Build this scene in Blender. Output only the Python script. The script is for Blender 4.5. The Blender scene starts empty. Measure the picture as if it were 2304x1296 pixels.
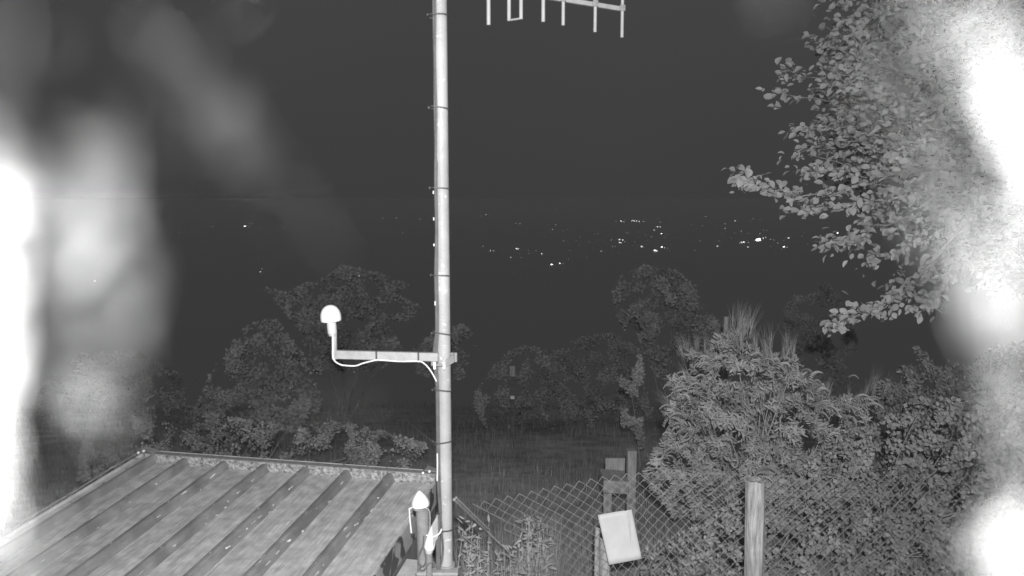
import bpy, math, random
import numpy as np
from mathutils import Vector, Matrix, noise as mnoise

random.seed(7)
RNG = np.random.default_rng(7)
SC = bpy.context.scene
COL = SC.collection

# ------------------------------------------------------------------ camera
FPX = 1700.0                                   # focal length in pixels of a 2304 px wide frame
HOR = 448.0                                    # row of the horizon
CZ = 3.0                                       # camera height above the yard
TH = math.atan((648 - HOR) / FPX)
cam_d = bpy.data.cameras.new('camera')
cam = bpy.data.objects.new('camera', cam_d)
COL.objects.link(cam)
cam.location = (0, 0, CZ)
cam.rotation_euler = (math.pi / 2 - TH, 0, 0)
cam_d.sensor_width = 36
cam_d.lens = 36 * FPX / 2304
cam_d.clip_start = 0.01
cam_d.clip_end = 200000
cam_d.dof.use_dof = True                       # the small fixed lens of the webcam: far things sharp, added glare strands close by soft
cam_d.dof.focus_distance = 7.0
cam_d.dof.aperture_fstop = cam_d.lens / 8.0
SC.camera = cam

# ------------------------------------------------------------------ night sky
W = bpy.data.worlds.new('World')
SC.world = W
W.use_nodes = True
wn = W.node_tree
wn.nodes.clear()
wo = wn.nodes.new('ShaderNodeOutputWorld')
wb = wn.nodes.new('ShaderNodeBackground')
wc = wn.nodes.new('ShaderNodeTexCoord')
wz = wn.nodes.new('ShaderNodeTexNoise')
wz.inputs['Scale'].default_value = 1.4
wz.inputs['Detail'].default_value = 3
wr = wn.nodes.new('ShaderNodeMapRange')
wr.inputs['From Min'].default_value = 0.3
wr.inputs['From Max'].default_value = 0.7
wr.inputs['To Min'].default_value = 0.95
wr.inputs['To Max'].default_value = 1.05
wn.links.new(wc.outputs['Generated'], wz.inputs['Vector'])
wn.links.new(wz.outputs['Fac'], wr.inputs['Value'])
ws = wn.nodes.new('ShaderNodeSeparateXYZ')          # faint airglow: a little brighter away from the horizon
wn.links.new(wc.outputs['Generated'], ws.inputs[0])
wg = wn.nodes.new('ShaderNodeMapRange')
wg.inputs['From Min'].default_value = 0.0
wg.inputs['From Max'].default_value = 0.7
wg.inputs['To Min'].default_value = 0.0440
wg.inputs['To Max'].default_value = 0.066
wn.links.new(ws.outputs['Z'], wg.inputs['Value'])
wm = wn.nodes.new('ShaderNodeMath')
wm.operation = 'MULTIPLY'
wn.links.new(wr.outputs['Result'], wm.inputs[0])
wn.links.new(wg.outputs['Result'], wm.inputs[1])
wn.links.new(wm.outputs[0], wb.inputs['Color'])
wb.inputs['Strength'].default_value = 1.0
wn.links.new(wb.outputs['Background'], wo.inputs['Surface'])

# ------------------------------------------------------------------ the infrared lamp of the camera mount
ld = bpy.data.lights.new('infrared_lamp', 'SPOT')
ld.energy = 1120
ld.spot_size = math.radians(112)
ld.spot_blend = 0.9
ld.shadow_soft_size = 0.025
lamp = bpy.data.objects.new('infrared_lamp', ld)
COL.objects.link(lamp)
lamp.location = (0.02, -0.30, CZ + 0.32)
lamp.rotation_euler = (math.radians(90 - 14), 0, math.radians(1))

SC.view_settings.view_transform = 'Standard'
SC.view_settings.look = 'None'
SC.view_settings.exposure = 0
SC.view_settings.gamma = 1
SC.view_settings.use_curve_mapping = False
SC.cycles.max_bounces = 5
SC.cycles.diffuse_bounces = 3
SC.cycles.transparent_max_bounces = 4
SC.cycles.sample_clamp_indirect = 2.0
SC.cycles.volume_bounces = 4


def P(px, py, Y):
    """point of the scene at forward distance Y seen at photograph pixel (px, py)"""
    u = (px - 1152) / FPX
    v = (648 - py) / FPX
    r = Vector((u, math.cos(TH) + v * math.sin(TH), -math.sin(TH) + v * math.cos(TH)))
    return Vector((0, 0, CZ)) + r * (Y / r.y)


def px_m(Y):
    return Y / FPX


# ------------------------------------------------------------------ materials
def mat(name, col, rough=0.6, var=0.0, scale=8.0, metallic=0.0, bump=0.0, bscale=60.0, spots=None,
        spot_scale=30.0, spot_lo=0.62, trans=0.0, spec=0.3, stretch=None, detail=5, var2=None, turn=0.0, scratch=None):
    m = bpy.data.materials.new(name)
    m.use_nodes = True
    nt = m.node_tree
    b = nt.nodes['Principled BSDF']
    b.inputs['Roughness'].default_value = rough
    b.inputs['Metallic'].default_value = metallic
    b.inputs['Specular IOR Level'].default_value = spec
    b.inputs['Base Color'].default_value = (col, col, col, 1)
    tc = nt.nodes.new('ShaderNodeTexCoord')
    vec = tc.outputs['Object']
    if turn:
        m0 = nt.nodes.new('ShaderNodeMapping')
        m0.inputs['Rotation'].default_value = (0, 0, math.radians(turn))
        nt.links.new(vec, m0.inputs['Vector'])
        vec = m0.outputs['Vector']
    if stretch:
        mp = nt.nodes.new('ShaderNodeMapping')
        mp.inputs['Scale'].default_value = stretch
        nt.links.new(vec, mp.inputs['Vector'])
        vec = mp.outputs['Vector']
    out = None
    if var:
        n = nt.nodes.new('ShaderNodeTexNoise')
        n.inputs['Scale'].default_value = scale
        n.inputs['Detail'].default_value = detail
        n.inputs['Roughness'].default_value = 0.65
        nt.links.new(vec, n.inputs['Vector'])
        r = nt.nodes.new('ShaderNodeMapRange')
        r.inputs['From Min'].default_value = 0.32
        r.inputs['From Max'].default_value = 0.68
        r.inputs['To Min'].default_value = max(0.01, col * (1 - var))
        r.inputs['To Max'].default_value = min(0.95, col * (1 + var))
        nt.links.new(n.outputs['Fac'], r.inputs['Value'])
        out = r.outputs['Result']
    if var2:                                    # broad stains: (amount, scale)
        n2 = nt.nodes.new('ShaderNodeTexNoise')
        n2.inputs['Scale'].default_value = var2[1]
        n2.inputs['Detail'].default_value = 4
        nt.links.new(tc.outputs['Object'], n2.inputs['Vector'])
        r2 = nt.nodes.new('ShaderNodeMapRange')
        r2.inputs['From Min'].default_value = 0.35
        r2.inputs['From Max'].default_value = 0.65
        r2.inputs['To Min'].default_value = 1 - var2[0]
        r2.inputs['To Max'].default_value = 1 + var2[0] * 0.4
        nt.links.new(n2.outputs['Fac'], r2.inputs['Value'])
        mm = nt.nodes.new('ShaderNodeMath')
        mm.operation = 'MULTIPLY'
        if out is None:
            mm.inputs[0].default_value = col
        else:
            nt.links.new(out, mm.inputs[0])
        nt.links.new(r2.outputs['Result'], mm.inputs[1])
        out = mm.outputs[0]
    if spots is not None:
        n3 = nt.nodes.new('ShaderNodeTexNoise')
        n3.inputs['Scale'].default_value = spot_scale
        n3.inputs['Detail'].default_value = 3
        n3.inputs['Distortion'].default_value = 0.6
        nt.links.new(vec, n3.inputs['Vector'])
        cr = nt.nodes.new('ShaderNodeMapRange')
        cr.inputs['From Min'].default_value = spot_lo
        cr.inputs['From Max'].default_value = spot_lo + 0.025
        nt.links.new(n3.outputs['Fac'], cr.inputs['Value'])
        mx = nt.nodes.new('ShaderNodeMix')
        mx.data_type = 'FLOAT'
        nt.links.new(cr.outputs['Result'], mx.inputs['Factor'])
        if out is None:
            mx.inputs[2].default_value = col
        else:
            nt.links.new(out, mx.inputs[2])
        mx.inputs[3].default_value = spots
        out = mx.outputs[0]
    if scratch:                                 # thin scratches: (stretch, scale, threshold, colour)
        mp5 = nt.nodes.new('ShaderNodeMapping')
        mp5.inputs['Scale'].default_value = scratch[0]
        src = tc.outputs['Object']
        if turn: src = m0.outputs['Vector']
        nt.links.new(src, mp5.inputs['Vector'])
        n5 = nt.nodes.new('ShaderNodeTexNoise')
        n5.inputs['Scale'].default_value = scratch[1]
        n5.inputs['Detail'].default_value = 2
        nt.links.new(mp5.outputs['Vector'], n5.inputs['Vector'])
        c5 = nt.nodes.new('ShaderNodeMapRange')
        c5.inputs['From Min'].default_value = scratch[2]
        c5.inputs['From Max'].default_value = scratch[2] + .03
        nt.links.new(n5.outputs['Fac'], c5.inputs['Value'])
        x5 = nt.nodes.new('ShaderNodeMix')
        x5.data_type = 'FLOAT'
        nt.links.new(c5.outputs['Result'], x5.inputs['Factor'])
        nt.links.new(out, x5.inputs[2])
        x5.inputs[3].default_value = scratch[3]
        out = x5.outputs[0]
    if out is not None:
        nt.links.new(out, b.inputs['Base Color'])
    if bump:
        n4 = nt.nodes.new('ShaderNodeTexNoise')
        n4.inputs['Scale'].default_value = bscale
        n4.inputs['Detail'].default_value = 4
        nt.links.new(vec, n4.inputs['Vector'])
        bp = nt.nodes.new('ShaderNodeBump')
        bp.inputs['Strength'].default_value = bump
        bp.inputs['Distance'].default_value = 0.01
        nt.links.new(n4.outputs['Fac'], bp.inputs['Height'])
        nt.links.new(bp.outputs['Normal'], b.inputs['Normal'])
    if trans:
        tr = nt.nodes.new('ShaderNodeBsdfTranslucent')
        if out is not None:
            nt.links.new(out, tr.inputs['Color'])
        else:
            tr.inputs['Color'].default_value = (col, col, col, 1)
        ms = nt.nodes.new('ShaderNodeMixShader')
        ms.inputs[0].default_value = trans
        nt.links.new(b.outputs[0], ms.inputs[1])
        nt.links.new(tr.outputs[0], ms.inputs[2])
        nt.links.new(ms.outputs[0], nt.nodes['Material Output'].inputs['Surface'])
    return m


def emit(name, s):
    m = bpy.data.materials.new(name)
    m.use_nodes = True
    nt = m.node_tree
    nt.nodes.clear()
    o = nt.nodes.new('ShaderNodeOutputMaterial')
    e = nt.nodes.new('ShaderNodeEmission')
    e.inputs['Strength'].default_value = s
    nt.links.new(e.outputs[0], o.inputs[0])
    m.cycles.emission_sampling = 'NONE'
    return m


M = dict(
    ground=mat('dark grass and soil', 0.62, 0.9, 0.35, 3.0, bump=0.6, bscale=20, var2=(0.3, 0.4)),
    galv=mat('galvanised steel', 0.43, 0.5, 0.10, 9, 0.0, 0.25, 120, spots=0.62, spot_scale=26, spot_lo=0.66, spec=0.4, var2=(0.15, 5)),
    galv_flat=mat('galvanised bar', 0.36, 0.6, 0.18, 14, 0.0, 0.2, 150, spec=0.4),
    galv_dull=mat('dull weathered steel', 0.26, 0.6, 0.25, 30, 0.0, 0.2, 150),
    alu=mat('weathered aluminium rod', 0.44, 0.5, 0.12, 20, 0.0, spec=0.5),
    bolt=mat('bright bolt steel', 0.85, 0.35, spec=0.8),
    plastic=mat('white plastic', 0.88, 0.4, 0.03, 20, spec=0.5),
    plastic_g=mat('grey plastic', 0.55, 0.5, 0.05, 20),
    cable_w=mat('white cable sheath', 0.85, 0.5),
    cable_b=mat('black cable sheath', 0.13, 0.5, 0.2, 20, spec=0.5),
    tie=mat('black cable tie', 0.07, 0.5),
    pan=mat('pale painted roof sheet', 0.56, 0.75, 0.24, 12, 0, 0.4, 60, stretch=(7, 0.45, 3), turn=12.1, spots=0.80, spot_scale=8, spot_lo=0.70, var2=(0.22, 15.0), scratch=((30, 0.9, 10), 5, .675, .34), detail=9),
    rib=mat('dark painted roof rib', 0.27, 0.6, 0.15, 7, 0, 0.2, 60, stretch=(5, 1, 5), turn=12.1, spots=0.75, spot_scale=7, spot_lo=0.70, var2=(0.30, 6), scratch=((26, 1.2, 26), 5, .675, .17)),  # whole rib in a darker tone than the pans
    flash=mat('roof edge flashing', 0.50, 0.5, 0.2, 10, 0, 0.2, 90, spots=0.2, spot_scale=24, spot_lo=0.66),
    lichen=mat('lichen crusted flashing', 0.40, 0.9, 0.75, 42, 0, 1.0, 90, detail=8),
    peel=mat('peeling painted side', 0.42, 0.7, 0.2, 8, 0, 0.3, 50, spots=0.10, spot_scale=6, spot_lo=0.56),
    wall=mat('dark shed wall', 0.18, 0.8, 0.3, 6),
    wood=mat('weathered grey wood', 0.42, 0.85, 0.45, 9, 0, 0.6, 26, stretch=(7, 7, 0.7), var2=(0.2, 6)),
    wood_d=mat('dull old wood', 0.40, 0.9, 0.3, 9, 0, 0.4, 26, stretch=(5, 5, 0.7)),
    wire=mat('galvanised fence wire', 0.33, 0.6, 0.2, 40),
    sheet=mat('laminated white sheet', 0.62, 0.55, 0.05, 6, spec=0.3, var2=(0.08, 8)),
    leaf=mat('tree leaf', 0.46, 0.55, 0.25, 3.0, trans=0.35, spec=0.25),
    leaf_b=mat('shrub leaf', 0.50, 0.6, 0.35, 4.0, trans=0.42, spec=0.15),
    leaf_h=mat('hedge leaf', 0.42, 0.7, 0.4, 3.0, trans=0.3, spec=0.15),
    leaf_f=mat('distant foliage', 0.55, 0.8, 0.3, 1.2, trans=0.25, spec=0.1),
    wood_far=mat('dark far wood', 0.16, 0.9, 0.3, 9),  # one darker tone for the far marker post
    stem=mat('plant stem', 0.40, 0.8, 0.2, 20),
    bark=mat('tree bark', 0.30, 0.9, 0.4, 12, bump=0.6, bscale=40),
    grass=mat('grass blade', 0.40, 0.7, 0.35, 2.0, trans=0.3, spec=0.15),
    silk=mat('glare web strand', 0.16, 0.8, trans=0.2, spec=0.1),  # strands of the webs added for the edge glare
)


# ------------------------------------------------------------------ mesh helpers
class MB:
    def __init__(self):
        self.v, self.f = [], []

    def add(self, vs, fs):
        n = len(self.v)
        self.v.extend([tuple(p) for p in vs])
        self.f.extend([tuple(i + n for i in f) for f in fs])
        return self

    def hexa(self, p):                         # 8 corners: 4 bottom, 4 top
        return self.add(p, [(3, 2, 1, 0), (4, 5, 6, 7), (0, 1, 5, 4), (1, 2, 6, 5), (2, 3, 7, 6), (3, 0, 4, 7)])

    def box(self, c, s, R=None):
        pts = []
        for z in (-1, 1):
            for x, y in ((-1, -1), (1, -1), (1, 1), (-1, 1)):
                q = Vector((x * s[0] / 2, y * s[1] / 2, z * s[2] / 2))
                pts.append((R @ q if R else q) + Vector(c))
        return self.hexa(pts)

    def tube(self, pts, r, n=8, cap=True):
        pts = [Vector(p) for p in pts]
        rs = r if isinstance(r, (list, tuple)) else [r] * len(pts)
        t0 = (pts[1] - pts[0]).normalized()
        a = t0.orthogonal().normalized()
        vs, fs = [], []
        for i, p in enumerate(pts):
            t = (pts[min(i + 1, len(pts) - 1)] - pts[max(i - 1, 0)])
            t = t.normalized() if t.length > 1e-9 else t0
            a = (a - t * a.dot(t))
            a = a.normalized() if a.length > 1e-6 else t.orthogonal().normalized()
            b = t.cross(a)
            for k in range(n):
                an = 2 * math.pi * k / n
                vs.append(p + (a * math.cos(an) + b * math.sin(an)) * rs[i])
        for i in range(len(pts) - 1):
            for k in range(n):
                k2 = (k + 1) % n
                fs.append((i * n + k, i * n + k2, (i + 1) * n + k2, (i + 1) * n + k))
        if cap:
            fs.append(tuple(range(n - 1, -1, -1)))
            fs.append(tuple((len(pts) - 1) * n + k for k in range(n)))
        return self.add(vs, fs)

    def lathe(self, prof, n=28, M4=None):      # prof: (radius, z)
        vs, fs = [], []
        for r, z in prof:
            for k in range(n):
                an = 2 * math.pi * k / n
                q = Vector((r * math.cos(an), r * math.sin(an), z))
                vs.append(M4 @ q if M4 else q)
        for i in range(len(prof) - 1):
            for k in range(n):
                k2 = (k + 1) % n
                fs.append((i * n + k, i * n + k2, (i + 1) * n + k2, (i + 1) * n + k))
        fs.append(tuple(range(n - 1, -1, -1)))
        fs.append(tuple((len(prof) - 1) * n + k for k in range(n)))
        return self.add(vs, fs)

    def build(self, name, m, parent=None, smooth=False, bevel=0.0):
        me = bpy.data.meshes.new(name)
        me.from_pydata(self.v, [], self.f)
        me.validate()
        if smooth:
            me.polygons.foreach_set('use_smooth', [True] * len(me.polygons))
        o = bpy.data.objects.new(name, me)
        me.materials.append(m)
        COL.objects.link(o)
        if parent is not None:
            o.parent = parent
            o.matrix_parent_inverse = Matrix.Translation(-parent.location)
        if bevel:
            b = o.modifiers.new('bevel', 'BEVEL')
            b.width = bevel
            b.segments = 2
            b.limit_method = 'ANGLE'
        if smooth:
            try:
                me.set_sharp_from_angle(angle=math.radians(40))
            except Exception:
                pass
        return o


def tag(o, label=None, cat=None, group=None, kind=None):
    if label: o['label'] = label
    if cat: o['category'] = cat
    if group: o['group'] = group
    if kind: o['kind'] = kind
    return o


def empty(name, loc, label, cat, group=None):
    o = bpy.data.objects.new(name, None)
    o.location = loc
    COL.objects.link(o)
    return tag(o, label, cat, group)


def inst_mesh(name, tv, tf, R, loc, sc):
    """many copies of a small template in one mesh.  R (n,3,3), loc (n,3), sc (n,) or (n,3)"""
    tv = np.asarray(tv, float)
    n, k = len(loc), len(tv)
    s = sc[:, None, None] if sc.ndim == 1 else sc[:, None, :]
    v = np.einsum('nij,nkj->nki', R, tv[None] * s) + loc[:, None, :]
    v = v.reshape(-1, 3)
    me = bpy.data.meshes.new(name)
    me.vertices.add(n * k)
    me.vertices.foreach_set('co', v.ravel())
    ls = np.concatenate([np.array(f) for f in tf])
    lens = np.array([len(f) for f in tf])
    loops = (ls[None, :] + (np.arange(n) * k)[:, None]).ravel()
    tot = np.tile(lens, n)
    start = np.concatenate([[0], np.cumsum(tot)[:-1]])
    me.loops.add(len(loops))
    me.loops.foreach_set('vertex_index', loops.astype(np.int32))
    me.polygons.add(len(tot))
    me.polygons.foreach_set('loop_start', start.astype(np.int32))
    me.polygons.foreach_set('loop_total', tot.astype(np.int32))
    me.update()
    me.validate()
    return me


def link_mesh(name, me, m, parent=None):
    o = bpy.data.objects.new(name, me)
    me.materials.clear()
    me.materials.append(m)
    COL.objects.link(o)
    if parent is not None:
        o.parent = parent
        o.matrix_parent_inverse = Matrix.Translation(-parent.location)
    return o


def rand_rot(n, up_bias=0.5, toward=None, tb=0.0, axis=None, spread=1.0):
    """frames whose z is the leaf normal and whose y is the leaf axis"""
    z = RNG.normal(size=(n, 3))
    z[:, 2] = np.abs(z[:, 2]) + up_bias
    if toward is not None:
        z += np.asarray(toward) * tb
    z /= np.linalg.norm(z, axis=1)[:, None]
    y = RNG.normal(size=(n, 3)) * spread
    if axis is not None:
        y += axis
    y -= z * np.sum(y * z, axis=1)[:, None]
    y /= np.linalg.norm(y, axis=1)[:, None]
    x = np.cross(y, z)
    return np.stack([x, y, z], axis=2)


# leaf templates: long axis y, unit length
LEAF_V = [(0, 0, 0), (.26, .22, .05), (.36, .5, .07), (.24, .8, .02), (0, 1.0, -.06), (-.24, .8, .02), (-.36, .5, .07), (-.26, .22, .05), (0, .5, -.02)]
LEAF_F = [(0, 1, 2, 8), (8, 2, 3, 4), (0, 8, 6, 7), (8, 4, 5, 6)]
NAR_V = [(0, 0, 0), (.11, .3, .03), (.1, .68, .0), (0, 1, -.14), (-.1, .68, .0), (-.11, .3, .03)]
NAR_F = [(0, 1, 5), (1, 2, 4, 5), (2, 3, 4)]
SM_V = [(0, 0, 0), (.28, .5, .06), (0, 1, -.05), (-.28, .5, .06)]
SM_F = [(0, 1, 2, 3)]
BL_V = [(-.5, 0, 0), (.5, 0, 0), (.38, .0, .5), (-.38, 0, .5), (0, .25, 1)]
BL_F = [(0, 1, 2, 3), (3, 2, 4)]


def in_poly(px, py, poly):
    c = np.zeros(len(px), bool)
    j = len(poly) - 1
    for i in range(len(poly)):
        xi, yi = poly[i]
        xj, yj = poly[j]
        hit = ((yi > py) != (yj > py)) & (px < (xj - xi) * (py - yi) / (yj - yi + 1e-9) + xi)
        c ^= hit
        j = i
    return c


def PN(px, py, Y):
    u = (px - 1152) / FPX
    v = (648 - py) / FPX
    ry = math.cos(TH) + v * math.sin(TH)
    rz = -math.sin(TH) + v * math.cos(TH)
    s = Y / ry
    return np.stack([u * s, Y, CZ + rz * s], axis=1)


def poly_points(poly, n, Y0, Y1, clump=0.0, cs=60.0):
    """n points in a volume whose outline is the given one; clumped by noise so that gaps stay open"""
    xs = [p[0] for p in poly]
    ys = [p[1] for p in poly]
    out = []
    off = random.random() * 100
    while len(out) < n:
        px = RNG.uniform(min(xs), max(xs), 4000)
        py = RNG.uniform(min(ys), max(ys), 4000)
        k = in_poly(px, py, poly)
        px, py = px[k], py[k]
        YY = RNG.uniform(Y0, Y1, len(px))
        for a, b, c in zip(px, py, YY):
            if clump:
                w = mnoise.noise(Vector((a / cs + off, b / cs, c * 2.2)))
                if w < clump * 0.5 - 0.25 + (random.random() - 0.5) * 0.25:
                    continue
            out.append((a, b, c))
            if len(out) >= n:
                break
    o = np.array(out)
    return PN(o[:, 0], o[:, 1], o[:, 2])


# ------------------------------------------------------------------ terrain
def ground_z(x, y):
    if y < 5:
        z = 0.0
    elif y < 35:
        z = -0.10 * (y - 5) - 0.0052 * (y - 5) ** 2
    else:
        z = max(-7.68 - 0.41 * (y - 35), -300.0)
    if 4 < y < 60:
        z += 0.06 * mnoise.noise(Vector((x * 0.6, y * 0.6, 0))) + 0.02 * (x if abs(x) < 20 else 20)*0.2
    if y > 24000:
        k = min(1, (y - 24000) / 16000)
        z += k * (110 + 90 * mnoise.noise(Vector((x / 9000, y / 12000, 3))) + 50 * mnoise.noise(Vector((x / 2600, y / 4000, 9))))
    return z


def graded(a, b, n, p):
    return [a + (b - a) * (i / n) ** p for i in range(n + 1)]


ys = [-12, -6, 0] + graded(2, 60, 90, 1.6)[0:] + graded(70, 60000, 70, 3.0)
xs0 = graded(0, 40000, 60, 4.0)[1:]
xs = [-q for q in reversed(xs0)] + [0] + xs0
g = MB()
for yy in ys:
    for xx in xs:
        g.v.append((xx, yy, ground_z(xx, yy)))
nx = len(xs)
for j in range(len(ys) - 1):
    for i in range(nx - 1):
        g.f.append((j * nx + i, j * nx + i + 1, (j + 1) * nx + i + 1, (j + 1) * nx + i))
tag(g.build('ground', M['ground'], smooth=True), 'dark hillside falling away to the plain', kind='structure')

hz = MB().box((0, 22000, -147), (110000, 100000, 310))
ho = hz.build('haze', M['ground'])
hm = bpy.data.materials.new('night haze')
hm.use_nodes = True
hm.node_tree.nodes.clear()
h1 = hm.node_tree.nodes.new('ShaderNodeOutputMaterial')
h2 = hm.node_tree.nodes.new('ShaderNodeVolumePrincipled')
h2.inputs['Color'].default_value = (.998, .998, .998, 1)
h2.inputs['Density'].default_value = 0.00014
hm.node_tree.links.new(h2.outputs[0], h1.inputs['Volume'])
ho.data.materials.clear()
ho.data.materials.append(hm)
tag(ho, 'thin night haze over hillside and plain', kind='stuff')

# ------------------------------------------------------------------ shed with ribbed sheet roof
# roof frame: origin at far right corner, e = along far edge to the left, d = down the ribs towards the camera
RO = P(976, 1088, 4.3)
FL = P(332, 1040, 4.3)
zz = RO.z
# far left corner at the same height
k_ = (CZ - zz) / (CZ - FL.z)
FLc = Vector((0, 0, CZ)) + (FL - Vector((0, 0, CZ))) * k_
E = (FLc - RO)
WID = E.length
E.normalize()
D = Vector((E.y, -E.x, 0)).normalized()
if D.y > 0: D = -D
D = (D + Vector((0, 0, -0.075))).normalized()
N = D.cross(E).normalized()
if N.z < 0: N = -N
RL = 3.3
shed = empty('shed', (RO + E * WID / 2 + D * RL / 2) * 1.0, 'low shed with a ribbed metal roof in front of the steel mast', 'shed')
shed.location.z = 0


def rp(a, b, c=0.0):                           # a metres to the left, b metres towards camera, c above the sheet
    return RO + E * a + D * b + N * c


NP = 7
pitch = WID / NP
rw, rt, rh = 0.066, 0.028, 0.050
for i in range(NP):
    a0, a1 = i * pitch + (rw / 2 if i else 0.0), (i + 1) * pitch - rw / 2
    p = MB()
    ns, na = 26, 5
    for j in range(ns + 1):
        for q in range(na + 1):
            aa = a0 + (a1 - a0) * q / na
            bb = 0.012 + (RL - 0.012) * j / ns
            w = 0.004 * mnoise.noise(Vector((aa * 6, bb * 3, i * 3.0))) * (0 if q in (0, na) else 1)
            p.v.append(rp(aa, bb, w + (0.004 if q in (2, 3) else 0)))
    for j in range(ns):
        for q in range(na):
            p.f.append((j * (na + 1) + q, j * (na + 1) + q + 1, (j + 1) * (na + 1) + q + 1, (j + 1) * (na + 1) + q))
    p.build('pan', M['pan'], shed, smooth=True)
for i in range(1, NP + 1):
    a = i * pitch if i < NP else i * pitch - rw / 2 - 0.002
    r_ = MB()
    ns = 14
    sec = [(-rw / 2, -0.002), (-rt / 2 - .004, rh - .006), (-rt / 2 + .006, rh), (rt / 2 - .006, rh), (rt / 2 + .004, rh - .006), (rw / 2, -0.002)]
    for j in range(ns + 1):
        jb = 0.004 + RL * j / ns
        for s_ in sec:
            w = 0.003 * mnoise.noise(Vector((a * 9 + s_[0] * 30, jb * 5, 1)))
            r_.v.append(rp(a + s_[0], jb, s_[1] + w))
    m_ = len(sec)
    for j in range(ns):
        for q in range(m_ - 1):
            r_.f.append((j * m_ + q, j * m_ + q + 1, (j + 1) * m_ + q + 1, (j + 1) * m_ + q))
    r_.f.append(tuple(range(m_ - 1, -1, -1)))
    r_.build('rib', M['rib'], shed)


def slab(mb, a0, a1, b0, b1, c0, c1):
    return mb.hexa([rp(a0, b0, c0), rp(a1, b0, c0), rp(a1, b1, c0), rp(a0, b1, c0),
                    rp(a0, b0, c1), rp(a1, b0, c1), rp(a1, b1, c1), rp(a0, b1, c1)])


# far edge: upstand crusted with lichen between the ribs, a thin folded cap above
slab(MB(), -0.01, WID + 0.01, -0.012, 0.003, -0.05, 0.058).build('upstand', M['lichen'], shed)
slab(MB(), -0.015, WID + 0.015, -0.034, 0.006, 0.0585, 0.0635).build('cap_strip', M['galv_dull'], shed, bevel=0.001)
slab(MB(), -0.015, WID + 0.015, -0.040, -0.0345, 0.020, 0.066).build('cap_lip', M['flash'], shed)
# left verge: double rail
slab(MB(), WID + 0.002, WID + 0.040, -0.02, RL, 0.030, 0.036).build('verge_flashing', M['flash'], shed)
slab(MB(), WID + 0.041, WID + 0.048, -0.02, RL, -0.08, 0.052).build('verge_lip', M['flash'], shed)
slab(MB(), WID - 0.006, WID + 0.001, 0.01, RL, 0.0, 0.036).build('verge_lip', M['galv_dull'], shed)
MB().tube([rp(WID + 0.052, -0.02 + RL * i / 12, 0.066 + 0.004 * math.sin(i * 2.1)) for i in range(13)], 0.006, 6).build('verge_wire', M['galv_dull'], shed, True)
# right side: folded flashing with peeling paint, and the wall under it
slab(MB(), -0.006, 0.006, 0.01, RL, -0.004, 0.006).build('side_trim', M['flash'], shed)
slab(MB(), -0.012, -0.0065, 0.0, RL, -0.13, 0.004).build('side_flashing', M['peel'], shed)
mbw = MB()
pts = [rp(-0.004, 0.0, -0.132), rp(WID + .03, 0.0, -0.132), rp(WID + .03, RL, -0.132), rp(-0.004, RL, -0.132)]
mbw.hexa([Vector((p.x, p.y, 0)) for p in pts] + pts)
mbw.build('wall', M['wall'], shed)
slab(MB(), -0.11, -0.0125, 0.55, RL, -0.20, -0.165).build('ledge', M['flash'], shed)
# screws with washers on the ribs
for i in range(1, NP):
    for b in (0.10, 0.55, 1.0, 1.45):
        MB().lathe([(.007, 0), (.007, .002), (.004, .003), (.004, .006), (.001, .0065)], 8, Matrix.Translation(rp(i * pitch, b + .02 * math.sin(i * 3.1), rh))).build('screw', M['galv_dull'], shed)
# flakes of peeling paint along the ribs
random.seed(5)
for i in range(95):
    a = random.choice(range(1, NP)) * pitch - random.uniform(rw * .25, rw * .6)
    b = random.uniform(0.1, 1.7)
    q = MB()
    L, w = random.uniform(0.012, 0.05), random.uniform(0.004, 0.011)
    base = 0.016 if abs(a % pitch - pitch) < rw / 2 else 0.004
    pts = []
    m_ = 7
    for k in range(m_):
        an = 2 * math.pi * k / m_
        rr = random.uniform(0.6, 1.2)
        pts.append(rp(a + math.cos(an) * w * rr, b + math.sin(an) * L * rr * .6, 0.024 + random.uniform(0, .006) if base > .01 else .007 + random.uniform(0, .004)))
    q.add(pts, [tuple(range(m_))])
    q.build('paint_flake', M['plastic_g'] if i % 3 else M['plastic'], shed)
# corner brackets: folded plate with bolts
for (a, s) in ((WID + 0.0, 1), (0.02, -1)):
    c = MB()
    P0, P1, P2, P3 = rp(a + .05, -.03, .068), rp(a + .02, -.02, .098), rp(a - .03, -.02, .086), rp(a - .07, -.03, .070)
    dn = N * 0.004
    th = D * 0.045
    for A_, B_ in ((P0, P1), (P1, P2), (P2, P3)):
        c.hexa([A_, B_, B_ + th, A_ + th, A_ + dn, B_ + dn, B_ + th + dn, A_ + th + dn])
    br = c.build('corner_bracket', M['galv_dull'], shed)
    for da, dc in ((-.005, .088), (.035, .075)):
        b_ = MB().lathe([(.0, 0), (.009, 0), (.009, .004), (.006, .008), (0.001, .009)], 10,
                        Matrix.Translation(rp(a + da, .028, dc)) @ Matrix.Rotation(math.radians(70), 4, 'X'))
        bo = b_.build('bolt', M['bolt'], br, True)
        bo.matrix_parent_inverse = br.matrix_basis.inverted() @ Matrix.Identity(4)

# ------------------------------------------------------------------ mast
YP = 3.40
pole_x = P(1004.5, 1290, YP).x
PR = 0.0315
mast = empty('mast', (pole_x, YP, 0), 'tall galvanised steel mast carrying antennas beside the shed roof', 'mast')
mb = MB()
segs = 40
mb.tube([(pole_x - 0.004 * (k / segs), YP, 0.0 + 5.2 * k / segs) for k in range(segs + 1)], PR, 28)
mb.build('pole', M['galv'], mast, True)
MB().lathe([(PR + .002, 0), (PR + .002, .03), (0.01, .04)], 20, Matrix.Translation((pole_x - .004, YP, 5.2))).build('pole_cap', M['cable_b'], mast, True)


def zrow(py, Y=YP):
    return P(1152, py, Y).z


def xcol(px, Y=YP):
    return P(px, 700, Y).x


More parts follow.
